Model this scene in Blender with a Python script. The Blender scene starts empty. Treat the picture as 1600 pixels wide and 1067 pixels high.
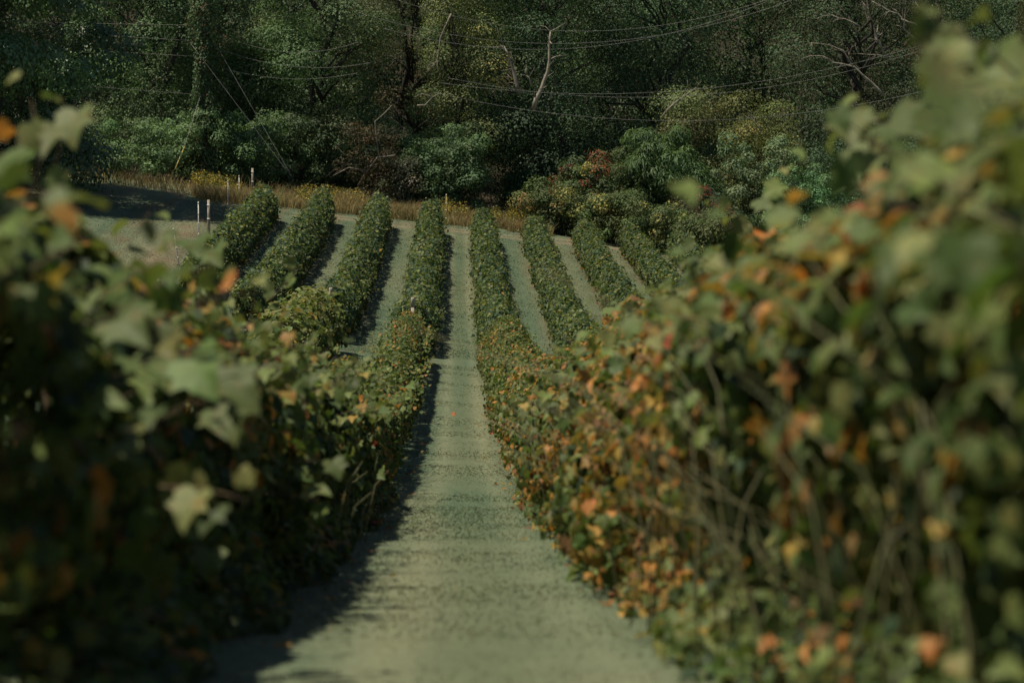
import bpy, math, random
import numpy as np
from mathutils import Vector

# ------------------------------------------------------------------ camera, sky, sun, exposure
S = bpy.context.scene
COL = S.collection
PITCH, YAW, FPX = 0.07, -0.0225, 85.0 / 36.0 * 1600.0
cam_d = bpy.data.cameras.new("camera"); cam = bpy.data.objects.new("camera", cam_d); COL.objects.link(cam)
cam_d.lens = 85.0; cam_d.sensor_width = 36.0; cam_d.clip_start = 0.05; cam_d.clip_end = 3000.0
cam.location = (0, 0, 0); cam.rotation_euler = (math.pi / 2 - PITCH, 0, YAW)
cam_d.dof.use_dof = True; cam_d.dof.focus_distance = 72.0; cam_d.dof.aperture_fstop = 2.8
S.camera = cam

SUN_EL, SUN_AZ = math.radians(67.5), math.radians(-98)      # azimuth measured from +Y towards +X
W = bpy.data.worlds.new("World"); S.world = W; W.use_nodes = True
wn = W.node_tree; wn.nodes.clear()
sky = wn.nodes.new("ShaderNodeTexSky"); sky.sky_type = 'NISHITA'; sky.sun_disc = False
sky.sun_elevation = SUN_EL; sky.sun_rotation = SUN_AZ
bg = wn.nodes.new("ShaderNodeBackground"); bg.inputs[1].default_value = 0.05
wo = wn.nodes.new("ShaderNodeOutputWorld")
sky_tint = wn.nodes.new("ShaderNodeVectorMath"); sky_tint.operation = 'MULTIPLY'; sky_tint.inputs[1].default_value = (.92, 1.0, 1.05)   # sky light tinted slightly cool, for cooler shadows
wn.links.new(sky.outputs[0], sky_tint.inputs[0]); wn.links.new(sky_tint.outputs[0], bg.inputs[0]); wn.links.new(bg.outputs[0], wo.inputs[0])
sun_d = bpy.data.lights.new("sun", 'SUN'); sun_d.energy = 5.0; sun_d.angle = math.radians(0.5); sun_d.color = (1.0, 0.905, 0.73)
sun = bpy.data.objects.new("sun", sun_d); COL.objects.link(sun)
to_sun = Vector((math.cos(SUN_EL) * math.sin(SUN_AZ), math.cos(SUN_EL) * math.cos(SUN_AZ), math.sin(SUN_EL)))
sun.rotation_euler = to_sun.to_track_quat('Z', 'Y').to_euler(); sun.location = (-40, 20, 60)
S.view_settings.view_transform = 'Standard'; S.view_settings.look = 'None'
S.view_settings.exposure = 0.22; S.view_settings.gamma = 1.0; S.view_settings.use_curve_mapping = False
S.render.engine = 'CYCLES'
S.cycles.max_bounces = 5; S.cycles.diffuse_bounces = 2; S.cycles.transmission_bounces = 3; S.cycles.glossy_bounces = 2
S.cycles.use_denoising = True

# ------------------------------------------------------------------ helpers
rng = np.random.default_rng(7)
cp, sp_, cy_, sy_ = math.cos(math.pi/2-PITCH), math.sin(math.pi/2-PITCH), math.cos(YAW), math.sin(YAW)
RX = np.array([[1,0,0],[0,cp,-sp_],[0,sp_,cp]]); RZ = np.array([[cy_,-sy_,0],[sy_,cy_,0],[0,0,1]])
RCAM = RZ @ RX
def at(px, py, Y):
    """pixel of the photograph (1600 wide) and a depth Y -> world point"""
    d = RCAM @ np.array([(px - 800.0) / FPX, (533.5 - py) / FPX, -1.0])
    return d * (Y / d[1])

class Noise:
    def __init__(s, seed): s.g = np.random.default_rng(seed).random((64, 64))
    def __call__(s, x, y):
        x = np.asarray(x, float); y = np.asarray(y, float)
        x, y = np.broadcast_arrays(x, y)
        i, j = np.floor(x).astype(int), np.floor(y).astype(int)
        u, v = x - i, y - j; u = u*u*(3-2*u); v = v*v*(3-2*v)
        g = s.g
        a = g[i%64, j%64]; b = g[(i+1)%64, j%64]; c = g[i%64, (j+1)%64]; d = g[(i+1)%64, (j+1)%64]
        return a*(1-u)*(1-v)+b*u*(1-v)+c*(1-u)*v+d*u*v
NA, NB, NC_ = Noise(1), Noise(2), Noise(3)

# ground profile along the middle alley, measured (distance, height over the optical axis)
PD = np.array([-30, 0, 4, 7.3, 9.6, 12.2, 17, 26.5, 36, 50, 58, 69, 82, 96, 115, 142, 165, 210])
PZ = np.array([-.80, -.80, -.90, -1.03, -1.19, -1.31, -1.52, -1.87, -2.12, -2.05, -1.78, -1.22, -.70, .10, 2.5, 6.25, 9.4, 15.6])
fd = np.arange(-30, 210.5, 0.5)
fz = np.interp(fd, PD, PZ); k = np.exp(-0.5*(np.arange(-8, 9)/3.5)**2); k /= k.sum()
fz = np.convolve(np.pad(fz, 8, mode='edge'), k, 'valid')
fY = fd*math.cos(PITCH) + fz*math.sin(PITCH); fZ = -fd*math.sin(PITCH) + fz*math.cos(PITCH)
def gz(X, Y):
    X = np.asarray(X, float); Y = np.asarray(Y, float)
    z = np.interp(Y, fY, fZ)
    z = z + np.where(Y > 195, 0.30*np.minimum(Y-195, 300), 0)
    c = np.interp(Y, [-30, 20, 50, 80, 110, 140, 170, 300], [.0, .0, .05, .12, .145, .165, .165, .1])
    z = z - c*30*np.tanh(X/30.0)
    return z

def link(o, parent=None):
    COL.objects.link(o)
    if parent is not None: o.parent = parent
    return o
def tag(o, label=None, cat=None, group=None, kind=None):
    if label: o['label'] = label
    if cat: o['category'] = cat
    if group: o['group'] = group
    if kind: o['kind'] = kind
    return o
def empty(name, loc, label, cat, group=None):
    o = bpy.data.objects.new(name, None); o.empty_display_size = 0.3; o.location = loc
    return tag(link(o), label, cat, group)

def np_mesh(name, V, F, mat, col=None, smooth=False):
    """V (n,3); F (m,k) all faces of the same size; col (n,3)"""
    V = np.ascontiguousarray(V, np.float32); F = np.ascontiguousarray(F, np.int32)
    me = bpy.data.meshes.new(name); n, (m, kk) = len(V), F.shape
    me.vertices.add(n); me.vertices.foreach_set("co", V.ravel())
    me.loops.add(m*kk); me.loops.foreach_set("vertex_index", F.ravel())
    me.polygons.add(m); me.polygons.foreach_set("loop_start", np.arange(0, m*kk, kk, dtype=np.int32))
    me.polygons.foreach_set("loop_total", np.full(m, kk, np.int32))
    if smooth: me.polygons.foreach_set("use_smooth", np.ones(m, bool))
    if col is not None:
        a = me.color_attributes.new("col", 'FLOAT_COLOR', 'POINT')
        c4 = np.ones((n, 4), np.float32); c4[:, :3] = col; a.data.foreach_set("color", c4.ravel())
    me.materials.append(mat); me.update(calc_edges=True)
    return me
def mesh_obj(name, me, parent=None, loc=None):
    o = bpy.data.objects.new(name, me)
    if loc is not None: o.location = loc
    return link(o, parent)

def unit(v): return v / np.maximum(np.linalg.norm(v, axis=-1, keepdims=True), 1e-9)
def leaves(P, N, T, size, col, tpl, aspect=None):
    """place template leaves; returns V,F,C"""
    tv, tf = tpl
    N = unit(N); T = unit(T - N*np.sum(T*N, 1, keepdims=True)); B = np.cross(T, N)
    s = np.asarray(size)[:, None, None]
    ax = 1.0 if aspect is None else np.asarray(aspect)[:, None, None]
    V = P[:, None, :] + s*(B[:, None, :]*tv[None, :, 0:1]*ax + T[:, None, :]*tv[None, :, 1:2] + N[:, None, :]*tv[None, :, 2:3])
    n, kv = len(P), len(tv)
    F = (tf[None] + (np.arange(n)*kv)[:, None, None]).reshape(-1, tf.shape[1])
    C = np.repeat(col, kv, axis=0)
    return V.reshape(-1, 3), F, C
def merge(parts):
    Vs, Fs, Cs, o = [], [], [], 0
    for V, F, C in parts:
        Vs.append(V); Fs.append(F + o); Cs.append(C); o += len(V)
    return np.concatenate(Vs), np.concatenate(Fs), np.concatenate(Cs)

T_DIAMOND = (np.array([[0,0,0],[-.34,.45,.05],[.34,.45,.05],[0,1,-.06]]), np.array([[0,2,3],[0,3,1]]))
T_NARROW = (np.array([[0,0,0],[-.12,.4,.03],[.12,.4,.03],[0,1,-.25]]), np.array([[0,2,3],[0,3,1]]))
T_FARVINE = (np.array([[0,0,0],[.46,.12,.10],[.42,.62,.06],[0,1,-.10],[-.42,.62,.06],[-.46,.12,.10]]), np.array([[0,1,2],[0,2,3],[0,3,4],[0,4,5]]))
def vine_template():
    half = [(.10,-.14,.02),(.34,-.16,.06),(.56,.08,.10),(.44,.26,.10),(.62,.52,.06),(.36,.60,.08),(.24,.80,.02),(0,1.02,-.12)]
    pts = [(0,.36,-.02),(0,.02,0)] + half + [(-x,y,z) for x,y,z in half[:-1][::-1]]
    n = len(pts) - 1
    P = np.array(pts); P[:, 2] = P[:, 2]*1.5 - .16*(P[:, 1]-.35)**2 + .03*np.sin(7*P[:, 0]+5*P[:, 1])
    return P, np.array([[0, 1+i, 1+(i+1) % n] for i in range(n)])
T_VINE = vine_template()

def tube(path, radii, sides=6):
    P = np.array(path, float); n = len(P); V = []; F = []
    d = np.gradient(P, axis=0); d = unit(d)
    a = np.cross(d, np.array([0.31, 0.87, 0.12])); a = unit(a); b = np.cross(d, a)
    ang = np.arange(sides)*2*math.pi/sides
    for i in range(n):
        V.append(P[i] + radii[i]*(np.cos(ang)[:, None]*a[i] + np.sin(ang)[:, None]*b[i]))
    for i in range(n-1):
        for j in range(sides):
            F.append((i*sides+j, i*sides+(j+1) % sides, (i+1)*sides+(j+1) % sides, (i+1)*sides+j))
    V = np.concatenate(V + [P[:1], P[-1:]])
    c0, c1 = n*sides, n*sides+1
    for j in range(sides):
        F.append((c0, (j+1) % sides, j, j)); F.append((c1, (n-1)*sides+j, (n-1)*sides+(j+1) % sides, (n-1)*sides+(j+1) % sides))
    return V, F
def tubes_mesh(name, lst, mat, sides=6):
    V, F, o = [], [], 0
    for path, radii in lst:
        v, f = tube(path, radii, sides); V.append(v)
        F += [tuple(dict.fromkeys(i+o for i in q)) for q in f]; o += len(v)
    me = bpy.data.meshes.new(name); me.from_pydata(np.concatenate(V).tolist(), [], F)
    me.polygons.foreach_set("use_smooth", np.ones(len(me.polygons), bool)); me.materials.append(mat); me.update()
    return me

# ------------------------------------------------------------------ materials
def newmat(name):
    m = bpy.data.materials.new(name); m.use_nodes = True; nt = m.node_tree; nt.nodes.clear()
    return m, nt, nt.nodes, nt.links
def leaf_mat(name, trans=0.30, rough=0.5, spec=0.35, mottled=18.0, tint=(1.0, 1.05, 0.55), brown=.55):
    m, nt, N, L = newmat(name)
    at_ = N.new("ShaderNodeAttribute"); at_.attribute_name = "col"
    tc = N.new("ShaderNodeNewGeometry"); no = N.new("ShaderNodeTexNoise"); no.inputs["Scale"].default_value = mottled; no.inputs["Detail"].default_value = 3
    L.new(tc.outputs["Position"], no.inputs["Vector"])
    mr = N.new("ShaderNodeMapRange"); mr.inputs[1].default_value = .3; mr.inputs[2].default_value = .7; mr.inputs[3].default_value = .92; mr.inputs[4].default_value = 1.25
    L.new(no.outputs[0], mr.inputs[0])
    mx = N.new("ShaderNodeVectorMath"); mx.operation = 'SCALE'; L.new(at_.outputs["Color"], mx.inputs[0]); L.new(mr.outputs[0], mx.inputs["Scale"])
    n2 = N.new("ShaderNodeTexNoise"); n2.inputs["Scale"].default_value = mottled*.6; n2.inputs["Detail"].default_value = 2; L.new(tc.outputs["Position"], n2.inputs["Vector"])
    m2 = N.new("ShaderNodeMapRange"); m2.inputs[1].default_value = .55; m2.inputs[2].default_value = .72; m2.inputs[4].default_value = brown; L.new(n2.outputs[0], m2.inputs[0])
    br = N.new("ShaderNodeVectorMath"); br.operation = 'MULTIPLY'; br.inputs[1].default_value = (1.55, .80, .62); L.new(mx.outputs[0], br.inputs[0])
    mb = N.new("ShaderNodeMix"); mb.data_type = 'RGBA'; L.new(m2.outputs[0], mb.inputs[0]); L.new(mx.outputs[0], mb.inputs[6]); L.new(br.outputs[0], mb.inputs[7]); mx = mb
    pb = N.new("ShaderNodeBsdfPrincipled"); pb.inputs["Roughness"].default_value = rough; pb.inputs["Specular IOR Level"].default_value = spec
    L.new(mb.outputs[2], pb.inputs["Base Color"])
    tm = N.new("ShaderNodeVectorMath"); tm.operation = 'MULTIPLY'; tm.inputs[1].default_value = (1.5*tint[0], 1.5*tint[1], 1.5*tint[2]); L.new(mb.outputs[2], tm.inputs[0])
    tr = N.new("ShaderNodeBsdfTranslucent"); L.new(tm.outputs[0], tr.inputs["Color"])
    ms = N.new("ShaderNodeMixShader"); ms.inputs[0].default_value = trans
    L.new(pb.outputs[0], ms.inputs[1]); L.new(tr.outputs[0], ms.inputs[2])
    out = N.new("ShaderNodeOutputMaterial"); L.new(ms.outputs[0], out.inputs[0])
    return m
def solid_mat(name, c1, c2, scale=8.0, rough=0.85, stretch=(1,1,1), bump=0.3):
    m, nt, N, L = newmat(name)
    tc = N.new("ShaderNodeTexCoord"); mp = N.new("ShaderNodeMapping"); mp.inputs["Scale"].default_value = stretch
    no = N.new("ShaderNodeTexNoise"); no.inputs["Scale"].default_value = scale; no.inputs["Detail"].default_value = 5
    L.new(tc.outputs["Object"], mp.inputs[0]); L.new(mp.outputs[0], no.inputs["Vector"])
    cr = N.new("ShaderNodeValToRGB"); cr.color_ramp.elements[0].position = .35; cr.color_ramp.elements[1].position = .65
    cr.color_ramp.elements[0].color = (*c1, 1); cr.color_ramp.elements[1].color = (*c2, 1); L.new(no.outputs[0], cr.inputs[0])
    pb = N.new("ShaderNodeBsdfPrincipled"); pb.inputs["Roughness"].default_value = rough; L.new(cr.outputs[0], pb.inputs["Base Color"])
    bp = N.new("ShaderNodeBump"); bp.inputs["Strength"].default_value = bump; L.new(no.outputs[0], bp.inputs["Height"]); L.new(bp.outputs[0], pb.inputs["Normal"])
    out = N.new("ShaderNodeOutputMaterial"); L.new(pb.outputs[0], out.inputs[0])
    return m
M_VINE = leaf_mat("vine_leaf", 0.27, 0.55, 0.18, 45.0)
M_TREE = leaf_mat("tree_leaf", 0.22, 0.65, 0.2, 2.5, brown=.12)
M_GLOSS = leaf_mat("glossy_tree_leaf", 0.24, 0.38, 0.45, 2.5, brown=.1)
M_GRASS = leaf_mat("grass_blade", 0.45, 0.8, 0.1, 3.0, (.72, .72, .55), brown=.1)
M_BARK = solid_mat("bark", (.022,.018,.012), (.058,.050,.038), 6, .9, (1,1,.25))
M_PALE = solid_mat("pale_bark", (.15,.125,.095), (.34,.30,.235), 3, .85, (1,1,.5))
M_CANE = solid_mat("vine_cane", (.06,.04,.022), (.13,.09,.045), 20, .8, (1,1,.3))
M_POST = solid_mat("weathered_post", (.22,.18,.14), (.42,.36,.29), 8, .85, (4,4,.6))
M_WHITE = solid_mat("white_plastic", (.62,.58,.52), (.78,.74,.68), 12, .5, bump=.05)
M_YELL = solid_mat("yellow_plastic", (.36,.27,.06), (.45,.35,.09), 12, .5, bump=.05)
M_WIRE = solid_mat("wire_metal", (.13,.13,.12), (.24,.24,.22), 3, .45, bump=.0)
M_POLE = solid_mat("utility_pole_wood", (.05,.04,.03), (.11,.09,.07), 5, .9, (4,4,.3))

# ground
def gcol(X, Y):
    X = np.asarray(X, float); Y = np.asarray(Y, float)
    a = NA(X*1.6, Y*.07); b = NB(X*.5+9, Y*.035); c = NC_(X*4, Y*1.1)
    g1 = np.array([.074,.110,.068]); g2 = np.array([.128,.142,.086]); g3 = np.array([.076,.104,.058])
    t = np.clip(.42 + 1.0*(a-.5) + .8*(b-.5) + .35*(c-.5), 0, 1)[..., None]
    col = g1*(1-t) + g2*t
    # mown alley: darker turf down the middle, paler wheel lines beside it (path only)
    onp = (np.abs(X) < 1.0)
    w = np.exp(-((X-.10)/.20)**2)*(.75+.25*NB(X*2, Y*.04))
    col = np.where((onp)[..., None], col*(1-.55*w[..., None]) + g3*.55*w[..., None], col)
    w2 = (np.exp(-((X-.52)/.14)**2) + np.exp(-((X+.30)/.14)**2))*(.65+.35*NC_(X, Y*.04))
    col = np.where((onp)[..., None], col + w2[..., None]*np.array([.042,.035,.021]), col)
    # dry strip with leaf litter along each row foot
    r = (X + 1.5 + 300) % 3.0; r = np.minimum(r, 3-r)
    w3 = np.clip((0.95 - r)/.35, 0, 1)*np.clip(NB(X*2, Y*.6)*1.6-.3, 0, 1)*(Y > 70)
    col = col*(1-.6*w3[..., None]) + np.array([.13,.09,.055])*.6*w3[..., None]
    # dirt track past the row ends
    dt = Y - (.62*X + 144.0) + 1.2*(NA(X*.3, Y*.3)-.5)
    w4 = (np.exp(-(dt/.55)**2) + .75*np.exp(-((dt-1.9)/.5)**2))*(.5+.5*NC_(X*.9, Y*.9))*(X > -9.5)
    w4 = w4 + np.exp(-((X+13.6+.04*(Y-120))/1.5)**2)*np.clip((Y-95)/8, 0, 1)*np.clip((132-Y)/10, 0, 1)*.5*NB(X*.8+4, Y*.3+3)
    w4 = np.clip(w4, 0, 1)[..., None]
    col = col*(1-w4) + np.array([.22,.17,.115])*w4
    # woodland floor
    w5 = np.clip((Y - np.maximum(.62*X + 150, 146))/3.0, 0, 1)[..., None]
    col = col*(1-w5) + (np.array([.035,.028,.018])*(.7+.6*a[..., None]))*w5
    return col
def ground():
    xs = np.unique(np.concatenate([-np.geomspace(30, 900, 24), np.arange(-30, -1.4, .4), np.arange(-1.4, 1.4, .08), np.arange(1.4, 30, .4), np.geomspace(30, 900, 24)]))
    ys = np.unique(np.concatenate([np.linspace(-400, -20, 12), np.arange(-20, 4, 1.), np.arange(4, 100, .3), np.arange(100, 170, .5), np.geomspace(170, 1400, 40)]))
    X, Y = np.meshgrid(xs, ys); Z = gz(X, Y) + .02*(NA(X*.7, Y*.7)-.5)
    V = np.stack([X, Y, Z], -1).reshape(-1, 3); nx, ny = len(xs), len(ys)
    i = np.arange(nx*ny).reshape(ny, nx)
    F = np.stack([i[:-1, :-1], i[:-1, 1:], i[1:, 1:], i[1:, :-1]], -1).reshape(-1, 4)
    m, nt, N, L = newmat("turf")
    a = N.new("ShaderNodeAttribute"); a.attribute_name = "col"
    g = N.new("ShaderNodeNewGeometry")
    n1 = N.new("ShaderNodeTexNoise"); n1.inputs["Scale"].default_value = 28; n1.inputs["Detail"].default_value = 6; L.new(g.outputs["Position"], n1.inputs["Vector"])
    n2 = N.new("ShaderNodeTexNoise"); n2.inputs["Scale"].default_value = 5; n2.inputs["Detail"].default_value = 5; L.new(g.outputs["Position"], n2.inputs["Vector"])
    ad = N.new("ShaderNodeMath"); ad.operation = 'ADD'; L.new(n1.outputs[0], ad.inputs[0]); L.new(n2.outputs[0], ad.inputs[1])
    mr = N.new("ShaderNodeMapRange"); mr.inputs[1].default_value = .7; mr.inputs[2].default_value = 1.3; mr.inputs[3].default_value = .84; mr.inputs[4].default_value = 1.14; L.new(ad.outputs[0], mr.inputs[0])
    sc = N.new("ShaderNodeVectorMath"); sc.operation = 'SCALE'; L.new(a.outputs["Color"], sc.inputs[0]); L.new(mr.outputs[0], sc.inputs["Scale"])
    pb = N.new("ShaderNodeBsdfPrincipled"); pb.inputs["Roughness"].default_value = .95; pb.inputs["Specular IOR Level"].default_value = .1; L.new(sc.outputs[0], pb.inputs["Base Color"])
    bp = N.new("ShaderNodeBump"); bp.inputs["Strength"].default_value = .35; bp.inputs["Distance"].default_value = .03; L.new(n1.outputs[0], bp.inputs["Height"]); L.new(bp.outputs[0], pb.inputs["Normal"])
    o = N.new("ShaderNodeOutputMaterial"); L.new(pb.outputs[0], o.inputs[0])
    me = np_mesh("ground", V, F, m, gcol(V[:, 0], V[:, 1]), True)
    tag(mesh_obj("ground", me), kind="structure")
ground()

# ------------------------------------------------------------------ mown grass, fallen leaves, verge
def scatter_grass():
    parts = []
    def blades(n, x0, x1, y0, y1, h, w, excl=False):
        X = rng.uniform(x0, x1, n)
        if w is None:                       # same cover everywhere: narrower and denser blades close by
            q = .008 + .00045*y0; Y = (q*((.008+.00045*y1)/q)**rng.random(n) - .008)/.00045; w = .008 + .00045*Y
        else: Y = rng.uniform(y0, y1, n)
        keep = np.ones(n, bool)
        if y1 > 81:
            keep = (Y < np.minimum(.62*X + 148, 152)) & (Y > 60)
        if excl: keep = keep & ((np.abs(X) > 1.6) | (Y > 84))
        else: keep[:] = True
        w = w[keep] if isinstance(w, np.ndarray) else w
        X, Y = X[keep], Y[keep]; n = len(X)
        P = np.stack([X, Y, gz(X, Y)-.004], -1)
        hh = h*rng.uniform(.5, 1.25, n); ang = rng.uniform(0, math.pi, n); ww = w*rng.uniform(.6, 1.3, n)
        side = np.stack([np.cos(ang), np.sin(ang), 0*ang], -1)*ww[:, None]*.5
        lean = np.stack([rng.normal(0, .9, n), rng.normal(0, .9, n), np.ones(n)], -1)
        V = np.stack([P-side, P+side, P+lean*hh[:, None]], 1).reshape(-1, 3)
        F = np.arange(3*n).reshape(n, 3)
        c = gcol(X, Y)*rng.uniform(.95, 1.22, n)[:, None]
        dry = rng.random(n) < .04; c[dry] = np.array([.22,.19,.10])*rng.uniform(.7, 1.1, dry.sum())[:, None]
        parts.append((V, F, np.repeat(c, 3, 0)))
    blades(60000, -1.6, 1.6, 4.5, 84, .018, None)
    blades(30000, -9, 9, 60, 84, .026, .042, excl=True)
    blades(240000, -21, 17, 80, 150, .03, .05, excl=True)
    V, F, C = merge(parts)
    tag(mesh_obj("grass", np_mesh("grass", V, F, M_GRASS, C)), kind="stuff")
scatter_grass()

PAL = dict(big=(.090,.122,.040), cool=(.034,.064,.036), green=(.062,.094,.027), deep=(.026,.046,.020), sage=(.106,.136,.042), pale=(.140,.152,.052), yellow=(.24,.165,.042),
           orange=(.31,.145,.038), brown=(.17,.095,.040), red=(.24,.065,.03))
def pick(n, w):
    ks = list(w); p = np.array([w[k] for k in ks], float); p /= p.sum()
    idx = rng.choice(len(ks), n, p=p); C = np.array([PAL[k] for k in ks])[idx]
    return C*rng.uniform(.72, 1.3, n)[:, None]*rng.uniform(.92, 1.08, (n, 3))

def fallen():
    n = 320
    side = rng.choice([-1, 1], n); X = side*(.92 - np.abs(rng.normal(0, .22, n))); Y = rng.uniform(6, 95, n)
    far = 1400; rows = rng.integers(-4, 4, far)*3+1.5
    X = np.concatenate([X, rows + rng.normal(0, .75, far) - .25]); Y = np.concatenate([Y, rng.uniform(86, 145, far)])
    n = len(X); P = np.stack([X, Y, gz(X, Y)+.02], -1)
    Nn = np.stack([rng.normal(0, .3, n), rng.normal(0, .3, n), np.ones(n)], -1); T = rng.normal(0, 1, (n, 3))
    V, F, C = leaves(P, Nn, T, rng.uniform(.04, .085, n), pick(n, dict(yellow=2, orange=1, brown=5))*.8, T_FARVINE)
    tag(mesh_obj("fallen_leaves", np_mesh("fallen_leaves", V, F, M_VINE, C)), kind="stuff")
    for (px, Y0, s, lab) in ((706, 57.5, .13, "single curled orange leaf lying out in the middle of the mown path"),
                             (658, 47.0, .085, "small tan leaf lying at the left edge of the mown path")):
        p = at(px, 600, Y0); q = np.array([[p[0], Y0, float(gz(p[0], Y0))+.035]])
        V, F, C = leaves(q, np.array([[.2, -.55, .8]]), np.array([[1., .2, .1]]), [s], np.array([[.36, .16, .07]]), T_VINE)
        o = mesh_obj("fallen_leaf", np_mesh("fallen_leaf", V - q[0], F, M_VINE, C), None, q[0]); tag(o, lab, "leaf", "fallen leaves on the path")
fallen()

def verge():
    n = 42000
    X = rng.uniform(-30, 6, n); off = rng.gamma(2.0, 2.0, n)
    Yv = np.maximum(.62*X + 147.5, 139 + .9*np.sin(X*.9)); Yv = np.where(X < -14.5, np.maximum(Yv, 139 + np.minimum((-14.5-X)*2, 2.5)), Yv) ; Y = Yv + np.minimum(off, 13)
    keep = (NA(X*.5, Y*.5) > .30) & ((X > -15.5) | (rng.random(n) < .12)); X, Y = X[keep], Y[keep]; n = len(X)
    P = np.stack([X, Y, gz(X, Y)], -1)
    h = rng.uniform(.25, .85, n)*(.45+1.1*NB(X*.45, Y*.45)); w = rng.uniform(.02, .05, n); ang = rng.uniform(0, math.pi, n)
    side = np.stack([np.cos(ang), np.sin(ang), 0*ang], -1)*w[:, None]*.5
    lean = np.stack([rng.normal(0, .22, n), rng.normal(0, .22, n), np.ones(n)], -1)
    mid = P + lean*h[:, None]*.6; tip = P + (lean*np.array([2.0, 2.0, 1]))*h[:, None]
    V = np.stack([P-side, P+side, mid-side*.7, mid+side*.7, tip], 1).reshape(-1, 3)
    F = (np.array([[0,1,3],[0,3,2],[2,3,4]])[None] + (np.arange(n)*5)[:, None, None]).reshape(-1, 3)
    base = np.array([[.29,.20,.105],[.25,.22,.105],[.13,.16,.07],[.40,.32,.19]])[rng.choice(4, n, p=[.4,.25,.2,.15])]
    C = np.repeat(base*rng.uniform(.7, 1.2, n)[:, None], 5, 0)
    tag(mesh_obj("tall_dry_grass", np_mesh("tall_dry_grass", V, F, M_GRASS, C)), kind="stuff")
    # goldenrod in flower along the verge
    pts = []
    for _ in range(420):
        x = rng.uniform(-16, 4.5); u = NC_(x*.8, 3.0)
        if u < .42: continue
        y = max(.62*x+148.5, 141) + rng.uniform(1.5, 6.5)
        k = 26; hh = rng.uniform(.6, 1.15)
        q = np.array([x, y, float(gz(x, y))]) + np.stack([rng.normal(0, .12, k), rng.normal(0, .12, k), hh*rng.uniform(.55, 1.05, k)], -1)
        c = np.where((np.arange(k) % 2 == 0)[:, None], np.array([[.36,.275,.06]]), np.array([[.07,.09,.03]]))
        pts.append((q, c*rng.uniform(.7, 1.2, (k, 1))))
    P = np.concatenate([p for p, _ in pts]); Cc = np.concatenate([c for _, c in pts]); n = len(P)
    V, F, C = leaves(P, rng.normal(0, 1, (n, 3)), rng.normal(0, 1, (n, 3)), rng.uniform(.08, .16, n), Cc, T_DIAMOND)
    tag(mesh_obj("goldenrod", np_mesh("goldenrod", V, F, M_TREE, C)), kind="stuff")
verge()

# ------------------------------------------------------------------ vine rows
def section(n, hw, zt, zb, lump):
    """points on the hedge-like section: returns lateral, height, outward normal (2)"""
    ph = rng.uniform(-.36*math.pi, 1.36*math.pi, n)
    e = .92
    cx = np.sign(np.cos(ph))*np.abs(np.cos(ph))**e; cz = np.sign(np.sin(ph))*np.abs(np.sin(ph))**e
    return ph, cx, cz
def shoot_set(starts, dirs, lens, wts, big=1.0):
    """leafy shoots: curves with alternate leaves; returns leaf arrays and cane curves"""
    P, Nn, T, Sz, canes = [], [], [], [], []
    for p, d, L in zip(starts, dirs, lens):
        d = unit(np.asarray(d, float)); k = max(4, int(L/.075)); q = np.array(p, float); path = [q.copy()]
        droop = rng.uniform(.02, .10)
        for i in range(k):
            d = unit(d + np.array([rng.normal(0, .10), rng.normal(0, .10), -droop*(i/k)*2]))
            q = q + d*L/k; path.append(q.copy())
            sd = unit(np.cross(d, rng.normal(0, 1, 3)))
            P.append(q + sd*.05); Nn.append(np.array([-.35, -.25, .8]) + rng.normal(0, .55, 3)); T.append(sd + np.array([0, 0, -.7]))
            Sz.append((.102 - .05*i/k)*rng.uniform(.75, 1.2)*big)
        canes.append((path[::2] if len(path) > 5 else path, np.linspace(.004, .0015, len(path[::2] if len(path) > 5 else path))))
    n = len(P)
    return (np.array(P), np.array(Nn), np.array(T), np.array(Sz), pick(n, wts)), canes

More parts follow.
